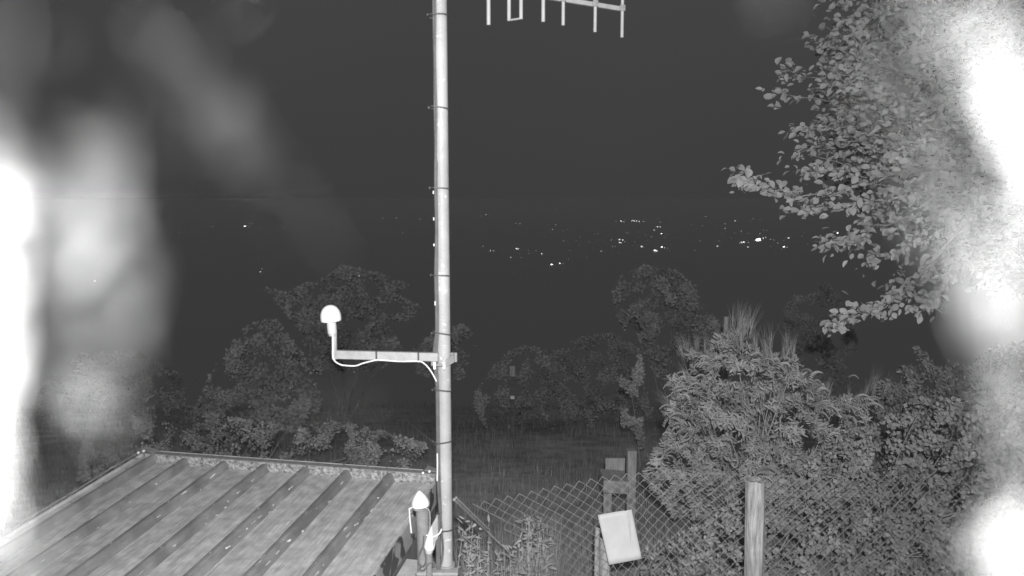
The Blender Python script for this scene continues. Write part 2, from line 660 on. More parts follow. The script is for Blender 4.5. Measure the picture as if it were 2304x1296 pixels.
# black cables running down the left side of the mast
def path(rows, Y, jit=0.0):
    return [Vector((xcol(px, Y), Y, zrow(py, Y))) for px, py in rows]


def smooth(pts, n=6):
    out = []
    P_ = [pts[0]] + list(pts) + [pts[-1]]
    for i in range(1, len(P_) - 2):
        p0, p1, p2, p3 = P_[i - 1:i + 3]
        for k in range(n):
            t = k / n
            out.append(0.5 * ((2 * p1) + (p2 - p0) * t + (2 * p0 - 5 * p1 + 4 * p2 - p3) * t * t + (3 * p1 - p0 - 3 * p2 + p3) * t ** 3))
    out.append(pts[-1])
    return out


YC = YP - 0.020
ca = smooth(path([(992, -300), (991, -60), (990, 37), (993, 130), (989, 245), (991, 330), (987, 425), (988, 520), (985, 620), (987, 690), (985, 750), (979, 800), (983, 877), (984, 940), (984, 993), (985, 1080), (988, 1130), (994, 1190), (998, 1225), (996, 1260), (984, 1280), (970, 1274), (962, 1250)], YC))
cb = smooth(path([(988, -300), (987, -60), (987, 37), (985, 140), (987, 245), (985, 330), (983, 425), (984, 520), (981, 620), (982, 700), (981, 750), (976, 790), (979, 850), (981, 877), (981, 993), (981, 1080), (985, 1150), (989, 1200), (991, 1240), (985, 1268), (974, 1272), (966, 1262)], YC - .006))
tag(MB().tube(ca, 0.0085, 8).build('cable', M['cable_b'], smooth=True), 'thicker black cable strapped down the mast, bottom looping up beside the base box', 'cable', 'black cables strapped to the mast')
tag(MB().tube(cb, 0.0068, 8).build('cable', M['cable_b'], smooth=True), 'thinner outer black cable strapped down the left of the mast', 'cable', 'black cables strapped to the mast')
wc_ = smooth(path([(980, 1020), (980, 1050), (979, 1082)], YC - .014), 3)
tag(MB().tube(wc_, 0.0032, 6).build('cable_end', M['cable_w'], smooth=True), 'short white cable end standing upright left of the mast above the roof corner', 'cable')

# cable ties: slightly tilted bands round mast and cables
for py, tilt in ((37, -1), (245, 3), (425, 1), (620, 1), (750, 4), (877, 3), (993, -3), (1190, -1)):
    t = MB()
    z0 = zrow(py)
    n = 26
    ring = []
    for k in range(n):
        an = 2 * math.pi * k / n
        rr = PR + 0.0025
        x = math.cos(an) * rr
        y = math.sin(an) * rr
        if x < -0.006 and y < 0.02:
            x -= 0.018 if py < 1100 else 0.006
            y -= 0.006
        z = z0 - x * math.tan(math.radians(tilt * 2.5)) - y * 0.1
        ring.append((pole_x + x, YP + y, z))
    vs, fs = [], []
    for q in ring:
        c = Vector((pole_x, YP, q[2]))
        o_ = (Vector(q) - c).normalized() * 0.0026
        vs += [Vector(q) + Vector((0, 0, .0032)), Vector(q) + o_ + Vector((0, 0, .0032)), Vector(q) + o_ - Vector((0, 0, .0032)), Vector(q) - Vector((0, 0, .0032))]
    for k in range(n):
        k2 = (k + 1) % n
        for e in range(4):
            e2 = (e + 1) % 4
            fs.append((k * 4 + e, k * 4 + e2, k2 * 4 + e2, k2 * 4 + e))
    t.add(vs, fs)
    hx = pole_x - PR - 0.022
    t.box((hx, YP - .012, z0 + .004), (.008, .008, .009))
    t.build('cable_tie', M['tie'], mast)
# little bright snags on the cables
for px, py, h in ((979, 433, 8), (979, 492, 8), (979, 550, 7), (980, 680, 12)):
    MB().box((xcol(px + 1), YC - .012, zrow(py)), (.005, .005, h * .0016)).build('cable_clip', M['cable_w'], mast, bevel=.001)

# side arm with clamp
arm = empty('antenna_arm', (pole_x, YP, zrow(803)), 'horizontal flat steel arm clamped to the mast, holding the white mushroom antenna', 'bracket')
YA = YP - 0.050
aL, aR = xcol(748, YA), xcol(984, YA)
zl, zr = zrow(798, YA), zrow(804, YA)
h = 0.019
mb = MB().hexa([(aL, YA - .003, zl - h), (aR, YA - .003, zr - h), (aR, YA + .022, zr - h), (aL, YA + .022, zl - h),
                (aL, YA - .003, zl + h), (aR, YA - .003, zr + h), (aR, YA + .022, zr + h), (aL, YA + .022, zl + h)])
mb.build('arm_bar', M['galv_flat'], arm, bevel=.002)
xt = xcol(749, YA)
MB().tube([(xt, YA + .004, zrow(808, YA)), (xt + .002, YA + .004, zrow(745, YA))], 0.0122, 16).build('upright_tube', M['galv_flat'], arm, True)
for px in (845, 940):
    zc = zl + (zr - zl) * (px - 748) / 236
    MB().box((xcol(px, YA), YA + .009, zc - .002), (.0075, .034, .052)).build('cable_tie', M['tie'], arm, bevel=.0015)
# clamp: plates in front of and behind the mast, jaws, two bolts
zc = zrow(808)
c = MB()
c.box((pole_x - .001, YP + PR + .010, zc), (.115, .010, .044))
c.build('clamp_plate', M['galv_dull'], arm, bevel=.002)
R15 = Matrix.Rotation(math.radians(-14), 3, 'Z')
c = MB()
c.hexa([Vector(v) for v in ((pole_x + .012, YP - PR - .020, zc - .026), (pole_x + .046, YP - .010, zc - .014), (pole_x + .046, YP + .014, zc - .014), (pole_x + .012, YP - PR + .001, zc - .026),
                             (pole_x + .012, YP - PR - .020, zc + .004), (pole_x + .046, YP - .010, zc + .028), (pole_x + .046, YP + .014, zc + .028), (pole_x + .012, YP - PR + .001, zc + .004))])
c.build('clamp_jaw', M['galv_flat'], arm, bevel=.0015)
MB().box((pole_x - .046, YP - .022, zc), (.020, .040, .046)).build('clamp_jaw', M['galv_dull'], arm, bevel=.002)
for px in (980, 1001):
    x = xcol(px)
    MB().box((x, YP - PR - .040, zrow(815)), (.011, .005, .034)).build('bolt_plate', M['bolt'], arm, bevel=.001)
    MB().tube([(x, YP - PR - .038, zrow(814)), (x, YP + PR + .02, zrow(814))], .004, 8).build('bolt', M['galv_dull'], arm, True)
MB().tube([(xcol(980), YP - PR - .033, zrow(815)), (xcol(1001), YP - PR - .033, zrow(815))], .0042, 8).build('bolt', M['galv_dull'], arm, True)

# mushroom antenna
YM = YA + .004
ax = xcol(744.5, YM)
ant = empty('mushroom_antenna', (ax, YM, zrow(750, YM)), 'white round domed satellite antenna on a tube at the end of the side arm', 'antenna')
s = px_m(YM)
zb, zt = zrow(721, YM), zrow(686, YM)
R_ = 23.2 * s
Hh = zt - zb
prof = [(R_ * .5, -.004), (R_ * .97, -.002), (R_, .003), (R_ * 1.0, Hh * .22)]
for k in range(1, 13):
    t = k / 12 * math.pi / 2
    prof.append((max(R_ * math.cos(t) ** 0.92, .0006), Hh * .22 + Hh * .78 * math.sin(t)))
tilt = Matrix.Translation((ax, YM, zb)) @ Matrix.Rotation(math.radians(-4), 4, 'Y')
MB().lathe(prof, 40, tilt).build('dome', M['plastic'], ant, True)
hn = zb - zrow(750, YM)
MB().lathe([(10.0 * s, -hn), (10.6 * s, -hn + .004), (10.6 * s, -.006), (10 * s, -.0045)], 24, tilt).build('neck', M['plastic_g'], ant, True)
MB().lathe([(7.5 * s, -hn - .012), (9 * s, -hn - .010), (9 * s, -hn - .0005)], 24, tilt).build('collar', M['galv_flat'], ant, True)
cw = smooth(path([(747, 752), (747, 780), (746, 800), (750, 812), (762, 820), (776, 822.5), (797, 823), (815, 817), (840, 811), (852, 810), (895, 813), (938, 813), (950, 816), (962, 827), (972, 842), (980, 858)], YA - .014))
tag(MB().tube(cw, .0030, 8).build('cable', M['cable_w'], smooth=True), 'thin white cable sagging under the side arm from the domed antenna to the mast', 'cable')

# ------------------------------------------------------------------ yagi antenna at the top
yg = empty('yagi_antenna', P(1099, -28, 3.6), 'comb shaped directional antenna with upright rods at the top right of the mast', 'antenna')
HB = 1.01
def ypt(px, Y, dz=0):
    return Vector(((px - 1152) / (FPX) * Y * 1.0, Y, CZ + HB + dz))
items = [(1099, 3.55, .172), (1222, 3.72, .148), (1267, 3.79, .152), (1339, 3.90, .150), (1400, 4.00, .152)]
def fix(px, py, Y):                            # true point for a pixel at depth Y
    return P(px, py, Y)
bA, bB = P(1060, -36, 3.50), P(1404, 20, 4.0)
MB().hexa([bA + Vector(o) for o in ((0, 0, -.011), (0, .02, -.011))] + [bB + Vector(o) for o in ((0, .02, -.011), (0, 0, -.011))] +
          [bA + Vector(o) for o in ((0, 0, .011), (0, .02, .011))] + [bB + Vector(o) for o in ((0, .02, .011), (0, 0, .011))]).build('boom', M['alu'], yg, bevel=.002)
bm0 = Vector((pole_x, YP - PR - .02, bA.z))
MB().tube([bm0 + Vector((-.05, 0, 0)), bA + Vector((.02, .0, 0))], .013, 12).build('boom_stub', M['alu'], yg, True)
def boom_at(px):
    t = (px - 1060) / (1404 - 1060)
    # perspective-correct enough over so short a boom
    Y = 1 / ((1 - t) / 3.50 + t / 4.0)
    w = (Y - 3.5) / 0.5
    return bA.lerp(bB, w)
for px, bot in ((1099, 57), (1222, 50), (1267, 58), (1339, 73), (1400, 85)):
    c0 = boom_at(px)
    zlow = P(px, bot, c0.y).z
    hl = c0.z - zlow
    MB().tube([(c0.x, c0.y - .006, c0.z - hl), (c0.x, c0.y - .006, c0.z + hl)], .0092 if px < 1250 else .0085, 12).build('rod', M['alu'], yg, True)
    MB().box((c0.x, c0.y - .012, c0.z), (.028, .014, .030)).build('rod_clamp', M['galv_dull'], yg, bevel=.002)
for px, bot in ((1145, 48), (1172, 44)):
    c0 = boom_at(px)
    zlow = P(px, bot, c0.y).z
    hl = c0.z - zlow
    MB().tube([(c0.x, c0.y - .006, c0.z - hl), (c0.x, c0.y - .006, c0.z + hl)], .0090, 12).build('dipole_rod', M['alu'], yg, True)
c0, c1 = boom_at(1145), boom_at(1172)
for sgn in (-1, 1):
    z0 = c0.z - sgn * (c0.z - P(1145, 46, c0.y).z)
    z1 = c1.z - sgn * (c1.z - P(1172, 42, c1.y).z)
    MB().tube([(c0.x, c0.y - .006, z0), (c1.x, c1.y - .006, z1)], .0045, 8).build('dipole_bridge', M['alu'], yg, True)

# ------------------------------------------------------------------ equipment at the foot of the mast
YB = 3.34
bx0, bx1 = xcol(931, YB), xcol(1024, YB)
zt = zrow(1284, YB)
cab = empty('base_cabinet', ((bx0 + bx1) / 2, YB + .06, 0), 'pale metal box at the foot of the mast, cut by the bottom of the view', 'box')
MB().box(((bx0 + bx1) / 2, YB + .005, zt / 2 - .01), (bx1 - bx0, .045, zt - .02)).build('body', M['galv_flat'], cab, bevel=.003)
MB().box(((bx0 + bx1) / 2, YB + .004, zt - .0075), (bx1 - bx0 + .008, .052, .015)).build('lid', M['galv_flat'], cab, bevel=.003)
MB().tube([(pole_x, YP, zt - .02), (pole_x, YP, zt + .004)], PR + .010, 24).build('pole_collar', M['galv_flat'], mast, True)

Y2 = YB
a2x = xcol(940, Y2)
a2 = empty('cone_antenna', (a2x, Y2, zt), 'white pointed dome antenna on a dark tube left of the mast foot', 'antenna')
s = px_m(Y2)
z2 = zrow(1137, Y2)
pr = [(9 * s, -.003), (20.5 * s, -.001), (21.2 * s, .006), (20.5 * s, .016), (18 * s, .030), (13.5 * s, .045), (8 * s, .058), (4.2 * s, .066), (1.4 * s, .0695), (.3 * s, .070)]
MB().lathe(pr, 36, Matrix.Translation((a2x, Y2, z2)) @ Matrix.Rotation(math.radians(-5), 4, 'Y')).build('dome', M['plastic'], a2, True)
MB().lathe([(19.6 * s, 0), (20.2 * s, .003), (20.2 * s, .009), (10 * s, .010)], 30, Matrix.Translation((a2x, Y2, z2 - .014))).build('dome_rim', M['galv_dull'], a2, True)
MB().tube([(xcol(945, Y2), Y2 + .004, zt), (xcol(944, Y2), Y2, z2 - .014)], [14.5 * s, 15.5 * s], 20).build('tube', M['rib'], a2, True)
MB().tube(smooth(path([(951, 1143), (960, 1150), (961, 1180), (957, 1215)], Y2 - .028)), .0028, 6).build('strut', M['galv_flat'], a2, True)
MB().tube([(xcol(922, Y2), Y2 - .02, zrow(1138, Y2)), (xcol(915, Y2), Y2 - .02, zrow(1140, Y2)), (xcol(916, Y2), Y2 - .02, zrow(1165, Y2)), (xcol(919, Y2), Y2 - .02, zrow(1195, Y2))], .0034, 8).build('stay_rod', M['cable_w'], a2, True)

a3x = xcol(958, Y2 - .06)
Y3 = Y2 - .06
a3 = empty('shell_antenna', (a3x, Y3, zt), 'small white split shell antenna, shaded half built as grey plate, between dark tube and mast', 'antenna')
s3 = px_m(Y3)
zb3 = zrow(1234, Y3)
Rm = Matrix.Translation((a3x, Y3, zb3)) @ Matrix.Rotation(math.radians(13), 4, 'Y')
MB().lathe([(12 * s3, 0), (13 * s3, .006), (12.6 * s3, .03), (10.8 * s3, .065), (7.5 * s3, .100), (3.2 * s3, .132), (.6 * s3, .142)], 24, Rm).build('shell', M['plastic'], a3, True)
v = [(xcol(968, Y3), Y3 - .030, zrow(1224, Y3)), (xcol(981, Y3), Y3 - .022, zrow(1205, Y3)), (xcol(981, Y3), Y3 - .018, zrow(1205, Y3)), (xcol(968, Y3), Y3 - .026, zrow(1224, Y3)),
     (xcol(967, Y3), Y3 - .024, zrow(1176, Y3)), (xcol(980, Y3), Y3 - .018, zrow(1154, Y3)), (xcol(980, Y3), Y3 - .014, zrow(1154, Y3)), (xcol(967, Y3), Y3 - .020, zrow(1176, Y3))]
MB().hexa([Vector(q) for q in v]).build('shade_plate', M['galv_flat'], a3, bevel=.001)  # grey plate stands in for the shaded half of the shell
MB().lathe([(8.5 * s3, -.020), (9.5 * s3, -.012), (9.5 * s3, -.001)], 20, Matrix.Translation((a3x, Y3, zb3))).build('collar', M['plastic_g'], a3, True)
MB().tube([(a3x, Y3, zt - .004), (a3x, Y3, zb3 - .020)], 7.5 * s3, 18).build('stem_tube', M['galv_dull'], a3, True)
dk = MB().box((xcol(979, Y2), Y2 + .02, (zt + zrow(1160, Y2)) / 2), (.020, .03, zrow(1160, Y2) - zt))
dk.build('back_channel', M['cable_b'], a3, bevel=.002)
tag(MB().tube(smooth(path([(952, 1204), (965, 1208), (976, 1205), (984, 1199), (988, 1190)], Y3 - .035)), .0034, 8).build('cable', M['cable_w'], smooth=True), 'short white cable hooking from the small shell antenna to the mast', 'cable')
lp = smooth(path([(946, 1206), (944, 1228), (938, 1240), (932, 1254), (934, 1268), (943, 1274), (950, 1262), (948, 1244), (946, 1232)], Y3 - .03))
tag(MB().tube(lp, .0030, 8).build('cable', M['cable_b'], smooth=True), 'thin black cable loop hanging below the small shell antenna', 'cable')
lp = smooth(path([(940, 1272), (936, 1280), (944, 1283), (951, 1276), (958, 1268), (966, 1266)], Y3 - .03))
tag(MB().tube(lp, .0030, 8).build('cable', M['cable_b'], smooth=True), 'short black cable coiled on top of the pale base box', 'cable')

# diagonal stay from mast towards the fence
st = empty('stay_rod', P(1025, 1130, 3.5), 'slanting pale metal stay rod running down right from the mast to the fence', 'stay')
p0, p1 = P(1022, 1124, 3.47), P(1094, 1193, 3.9)
o2 = Vector((.006, -.004, .008))
MB().tube([p0, p1], .0075, 8).build('rod', M['galv_dull'], st, True)
MB().tube([p0 + o2 * 1.6, p1 + o2 * 1.6], .0050, 8).build('rod', M['wire'], st, True)
p2 = P(1230, 1325, 4.25)
MB().tube([p1, p2], .0036, 6).build('stay_wire', M['wire'], st, True)
p3, p4 = P(1040, 1205, 3.9), P(1150, 1296, 4.3)
tag(MB().tube([p3, p4], .0035, 6).build('wire', M['wire'], smooth=True), 'thin slack wire in the weeds below the stay rod', 'wire')
tag(MB().tube([P(984, 1002, 3.45), P(930, 960, 5.0), P(872, 905, 7.0)], .0022, 5).build('wire', M['wire'], smooth=True), 'very thin wire running back left from the mast above the roof', 'wire')

# ------------------------------------------------------------------ chain link fence
YF = 4.3
fence = empty('chain_link_fence', P(1065, 1135, YF), 'sagging diamond wire mesh fence right of the mast', 'fence')
# top line as arc length samples
top_px = [(1063, 1133), (1120, 1119.5), (1180, 1107), (1240, 1094.5), (1300, 1083), (1350, 1074), (1400, 1068), (1450, 1064), (1500, 1062), (1560, 1062), (1640, 1064), (1700, 1068), (1760, 1070), (1900, 1072), (2100, 1068), (2350, 1060)]
top_w = [P(a, b, YF + max(0, (a - 1700)) * 0.0006) for a, b in top_px]
cum = [0]
for i in range(1, len(top_w)):
    cum.append(cum[-1] + (top_w[i] - top_w[i - 1]).length)


def top_at(s_):
    s_ = max(0, min(cum[-1] - 1e-6, s_))
    for i in range(1, len(cum)):
        if s_ <= cum[i]:
            t = (s_ - cum[i - 1]) / (cum[i] - cum[i - 1])
            return top_w[i - 1].lerp(top_w[i], t), (top_w[i] - top_w[i - 1]).normalized()
    return top_w[-1], Vector((1, 0, 0))


def fpt(s_, t_):
    p, tg = top_at(s_)
    p_, tg2 = top_at(s_ + .25)
    p_, tg3 = top_at(s_ - .25)
    tg = (tg * 2 + tg2 + tg3).normalized()
    nrm = Vector((tg.z, 0, -tg.x)).normalized()
    lean = 0.10
    q = p + nrm * t_ + tg * (lean * t_ * .3)
    q += Vector((mnoise.noise(Vector((s_ * 1.5, t_ * 1.5, 21))), 0, mnoise.noise(Vector((s_ * 1.5, t_ * 1.5, 28))))) * .022 * min(1, t_ * 5)
    q.y += 0.018 * mnoise.noise(Vector((s_ * 1.6, t_ * 1.6, 4)))
    q += Vector((mnoise.noise(Vector((s_ * 5, t_ * 5, 1))), 0, mnoise.noise(Vector((s_ * 5, t_ * 5, 8))))) * .006
    return q


CU, CV = 0.0716, 0.0325
ncol = int(cum[-1] / CU)
nrow = 40
for i in range(ncol):
    pts = []
    s0 = i * CU
    # the left end is torn off along the stay
    for j in range(nrow + 1):
        s_ = s0 + (CU / 2 if j % 2 else 0)
        if s_ < j * CV * 0.80 - .02:
            if not pts: continue
            break
        q = fpt(s_, j * CV)
        if q.z < 0.02: break
        q.y += 0.0016 * (1 if j % 2 else -1)
        pts.append(q)
    if len(pts) > 1:
        MB().tube(pts, .0018, 4, cap=False).build('wire', M['wire'], fence, False)
    # second set: the wires of the neighbouring turn, mirrored
    pts = []
    for j in range(nrow + 1):
        s_ = s0 + (0 if j % 2 == 0 else -CU / 2) + 0.0
        if s_ < j * CV * 0.80 - .02: break
        q = fpt(s_, j * CV)
        if q.z < 0.02: break
        q.y += 0.0016 * (-1 if j % 2 else 1)
        pts.append(q)
    if len(pts) > 1:
        MB().tube(pts, .0018, 4, cap=False).build('wire', M['wire'], fence, False)


# wooden posts
def wood_post(name, x_px, top, Y, w_px, label, bend=0.0, m='wood', zbase=0.0, flare=1.0, group=None):
    s_ = px_m(Y)
    tp = P(x_px, top, Y)
    mb = MB()
    n, rings = 14, 22
    r0 = w_px * s_ / 2
    ph = random.random() * 10
    for j in range(rings + 1):
        t = j / rings
        z = tp.z + (zbase - tp.z) * t
        cx = tp.x + bend * math.sin(t * 2.6) * .5
        for k in range(n):
            an = 2 * math.pi * k / n
            rr = r0 * (1 + (flare - 1) * t) * (1 + .10 * mnoise.noise(Vector((math.cos(an) * 1.3 + ph, math.sin(an) * 1.3, z * 1.5)))
                                               + .05 * mnoise.noise(Vector((math.cos(an) * 4, math.sin(an) * 4 + ph, z * 2))))
            zz_ = z + (0.012 * mnoise.noise(Vector((an * 2.0, ph, 0))) + .006 * random.uniform(-1, 1) if j == 0 else 0)
            mb.v.append((cx + rr * math.cos(an), Y + rr * math.sin(an), zz_))
    for j in range(rings):
        for k in range(n):
            k2 = (k + 1) % n
            mb.f.append((j * n + k, j * n + k2, (j + 1) * n + k2, (j + 1) * n + k))
    c = len(mb.v)
    mb.v.append((tp.x, Y, tp.z - .012))
    for k in range(n):
        mb.f.append((c, (k + 1) % n, k))
    o = mb.build(name, M[m])
    return tag(o, label, 'post', group)


wood_post('wooden_post', 1699, 1080, 4.2, 45, 'stout weathered round wooden post standing at the fence before the shrub', bend=.030, flare=.92)
wood_post('wooden_post', 1344, 1190, 4.45, 13, 'thin grey wooden slat post left of the white sheet', m='wood_d')
wood_post('wooden_post', 1362, 1215, 4.42, 26, 'short wooden post behind the lower left of the white sheet', m='wood_d')

# white sheet tied to the mesh
sh = empty('sheet_sign', P(1394, 1208, 4.22), 'blank white laminated sheet hanging crooked on the wire fence', 'sign')
cs = [P(1345, 1159, 4.24), P(1421, 1146, 4.24), P(1444, 1256, 4.20), P(1370, 1270, 4.20)]
mb = MB()
nu, nv = 12, 10
def spt(u, v, off=0.0):
    a = cs[0].lerp(cs[1], u)
    b = cs[3].lerp(cs[2], u)
    q = a.lerp(b, v)
    crease = -0.007 * math.exp(-((u - (.86 - .16 * v)) / .05) ** 2) * max(0, 1 - v * 1.2)
    curl = -.010 * max(0, v - .85) * (1 - u) * 6
    return q + Vector((0, crease * 1.6 + curl + .004 * math.sin(u * 3 + v * 2) + off, 0))
for j in range(nv + 1):
    for i in range(nu + 1):
        mb.v.append(spt(i / nu, j / nv))
for j in range(nv):
    for i in range(nu):
        mb.f.append((j * (nu + 1) + i, j * (nu + 1) + i + 1, (j + 1) * (nu + 1) + i + 1, (j + 1) * (nu + 1) + i))
so = mb.build('sheet', M['sheet'], sh, True)
md = so.modifiers.new('thickness', 'SOLIDIFY')
md.thickness = .0012
for u, v in ((.04, .03), (.95, .03), (.96, .97), (.04, .97)):
    q = spt(u, v)
    MB().tube([q + Vector((0, -.006, 0)), q + Vector((0, .05, .004))], .0016, 6).build('wire_tie', M['galv_dull'], sh)
# folded right flap edge
MB().hexa([spt(.84, .02, -.010), spt(.995, .0, -.004), spt(.995, .0, -.003), spt(.84, .02, -.009),
           spt(.74, .70, -.004), spt(.76, .70, -.003), spt(.76, .70, -.002), spt(.74, .70, -.003)]).build('fold', M['sheet'], sh)

# bench-like timber frame behind the fence
Yb = 7.0
bz = ground_z(1, Yb)
bt = empty('timber_stile', (P(1420, 1100, Yb).x, Yb, bz), 'dim timber post with two boards behind the wire fence', 'stile')
s_ = px_m(Yb)
q0 = P(1421, 1012, Yb)
MB().box((q0.x, Yb, (q0.z + bz) / 2), (21 * s_, 21 * s_, q0.z - bz)).build('post', M['wood_d'], bt, bevel=.006)
q1 = P(1384, 1047, Yb + .06)
MB().box(q1, (46 * s_, .03, 36 * s_)).build('board', M['wood_d'], bt, bevel=.006)
q2 = P(1381, 1083, Yb - .10)
MB().box(q2, (58 * s_, .32, 30 * s_), Matrix.Rotation(math.radians(4), 3, 'Y')).build('seat_board', M['wood_d'], bt, bevel=.012)
MB().box((q2.x - .06, Yb - .10, (q2.z - 15 * s_ + bz) / 2), (.08, .08, q2.z - 15 * s_ - bz)).build('leg', M['wood_d'], bt, bevel=.006)

# marker post far down the slope with small plates
Ym = 11.5
mzz = ground_z(0, Ym)
mk = empty('marker_post', (P(1155, 930, Ym).x, Ym, mzz), 'dim far signpost with small plates down the slope right of the mast', 'signpost')
s_ = px_m(Ym)
q0 = P(1153, 824, Ym)
MB().box((q0.x, Ym, (q0.z + mzz) / 2), (9 * s_, 9 * s_, q0.z - mzz)).build('post', M['wood_far'], mk)
MB().box(P(1157, 860, Ym - .05), (33 * s_, .03, 9 * s_)).build('plate', M['wood_far'], mk)
MB().box(P(1153, 894, Ym - .06), (9 * s_, .03, 7 * s_)).build('reflector', M['plastic'], mk)
MB().box(P(1155, 923, Ym - .05), (38 * s_, .03, 6 * s_)).build('plate', M['wood_far'], mk)
MB().box(P(1153, 835, Ym - .05), (12 * s_, .03, 24 * s_)).build('plate', M['wood_d'], mk)
# thin pale post behind the shrub
Yk = 8.5
tk = P(1635, 712, Yk)
o = MB().tube([(tk.x, Yk, ground_z(tk.x, Yk)), tk], 6.5 * px_m(Yk), 12).build('pale_post', M['wood_d'], smooth=True)
tag(o, 'pale upright post whose top shows above the shrub left of its spiky tip', 'post')

# ------------------------------------------------------------------ broadleaf tree on the right
random.seed(11)
tree = empty('broadleaf_tree', (4.9, 6.4, ground_z(4.9, 6.4)), 'large broadleaf tree reaching in from the right with bright leaf sprays', 'tree')
tz = ground_z(4.9, 6.4)
MB().tube([(4.9, 6.4, tz - .2), (4.85, 6.4, 1.0), (4.75, 6.3, 2.4), (4.8, 6.2, 4.0), (4.7, 6.2, 6.2)], [.22, .17, .15, .12, .05], 12).build('trunk', M['bark'], tree, True)
limbs = [
    [(2330, 60, 6.0), (2150, 60, 5.7), (2010, 30, 5.5), (1900, 10, 5.4)],
    [(2330, 200, 6.0), (2130, 150, 5.6), (1990, 90, 5.4), (1905, 40, 5.3)],
    [(2330, 230, 6.0), (2100, 180, 5.5), (1930, 130, 5.4), (1838, 95, 5.3)],
    [(2330, 280, 6.0), (2060, 230, 5.5), (1880, 190, 5.4), (1770, 158, 5.3)],
    [(2330, 320, 6.1), (2050, 280, 5.7), (1860, 230, 5.5), (1745, 205, 5.4)],
    [(2330, 350, 6.1), (2050, 320, 5.4), (1900, 290, 5.3), (1795, 290, 5.2)],
    [(2330, 380, 6.1), (2060, 350, 5.6), (1900, 330, 5.4), (1792, 345, 5.3)],
    [(2330, 400, 6.1), (2080, 380, 5.5), (1930, 380, 5.3), (1835, 385, 5.2)],
    [(2330, 410, 6.1), (2100, 380, 5.4), (1960, 410, 5.2), (1850, 440, 5.1), (1760, 432, 5.0), (1700, 410, 5.0), (1660, 400, 5.0)],
    [(2330, 430, 6.1), (2120, 420, 5.4), (1990, 450, 5.2), (1910, 460, 5.1), (1800, 468, 5.1)],
    [(2330, 450, 6.1), (2130, 440, 5.3), (2050, 490, 5.2), (1960, 512, 5.1), (1930, 545, 5.0), (1862, 548, 5.0)],
    [(2330, 470, 6.1), (2150, 470, 5.3), (2060, 540, 5.2), (1965, 582, 5.1)],
    [(2330, 500, 6.1), (2170, 520, 5.3), (2090, 600, 5.2), (2030, 640, 5.1), (1990, 690, 5.0), (1930, 705, 5.0), (1878, 732, 5.0)],
    [(2330, 520, 6.1), (2190, 560, 5.4), (2120, 640, 5.2), (2070, 690, 5.1)],
]
Ls, La = [], []                                # leaf positions and axes
for li, lb in enumerate(limbs):
    pts = smooth([P(*q) for q in lb], 6)
    pts = [p + Vector((0, 0, .012 * math.sin(i * 1.3 + li))) for i, p in enumerate(pts)]
    rr = [max(.0016, .013 * (1 - i / (len(pts) - 1)) ** 1.3) for i in range(len(pts))]
    root = Vector((4.8, 6.3, max(2.2, pts[0].z - .5)))
    MB().tube([root] + pts, [.03] + rr, 6).build('limb', M['bark'], tree, True)
    nlen = len(pts)
    for i in range(2, nlen):
        t = i / (nlen - 1)
        dirn = (pts[i] - pts[i - 1]).normalized()
        ns = 7 if li > 7 else 6
        if t < .3: ns = 2
        tw = random.uniform(.5, 1.3)
        for k in range(ns):
            off = Vector((random.gauss(0, 1), random.gauss(0, 1), random.gauss(0, .7))) * (.042 * tw if t > .55 else .075)
            Ls.append(pts[i] + off + (pts[i] - pts[i - 1]) * random.random())
            La.append(dirn * 1.0 + Vector((random.gauss(0, .5), random.gauss(0, .5), random.gauss(-.15, .5))))
    for _ in range(9):                         # side twigs with a spray of leaves each
        i = random.randint(3, nlen - 2)
        d0 = (pts[i] - pts[i - 1]).normalized()
        dd = (d0 + Vector((random.gauss(0, .3), random.gauss(0, .5), random.gauss(-.05, .6)))).normalized()
        L_ = random.uniform(.10, .22)
        if li in (8, 12, 10, 11): L_ *= .6
        for k in range(7):
            f = (k + 1) / 7
            Ls.append(pts[i] + dd * L_ * f + Vector((random.gauss(0, .018), random.gauss(0, .03), random.gauss(0, .018))))
            La.append(dd + Vector((random.gauss(0, .6), random.gauss(0, .5), random.gauss(-.1, .6))))
Ls = np.array([tuple(p) for p in Ls])
La = np.array([tuple(p) for p in La])
lobe = [(1960, 70), (2010, 20), (2060, -60), (2400, -60), (2400, 640), (2200, 640), (2130, 560), (2080, 470), (2010, 440), (1950, 420), (1900, 400), (1900, 320), (1880, 270), (1890, 220), (1920, 180), (1930, 120)]
ex = poly_points(lobe, 760, 5.2, 7.0, clump=1.15, cs=48)
cl, ca_ = [], []
twg = MB()
for e in ex:                                   # each point carries a spray
    dd = RNG.normal(size=3) * np.array([1, .8, .45])
    dd[0] -= .6
    dd /= np.linalg.norm(dd)
    twg.tube([Vector(e - dd * .05), Vector(e + dd * .17) + Vector((0, 0, .012)), Vector(e + dd * .38)], [.0032, .0024, .0012], 4, cap=False)
    for k in range(14):
        cl.append(e + dd * .028 * k + RNG.normal(size=3) * .028)
        ca_.append(dd + RNG.normal(size=3) * .55)
tag(twg.build('twigs', M['bark'], tree), kind='stuff')
cl, ca_ = np.array(cl), np.array(ca_)
allp = np.concatenate([Ls, cl])
alla = np.concatenate([La, ca_])
n = len(allp)
R = rand_rot(n, .25, toward=(-.2, -1, .2), tb=.8, axis=alla * 2.2, spread=.35)
S = RNG.uniform(.030, .068, n)
leaf_me = bpy.data.meshes.new('leaf')
leaf_me.from_pydata(LEAF_V, [], LEAF_F)
leaf_me.materials.append(M['leaf'])
nearest = np.arange(0, min(len(Ls), 1200), 4)[:300]
mask = np.ones(n, bool)
mask[nearest] = False
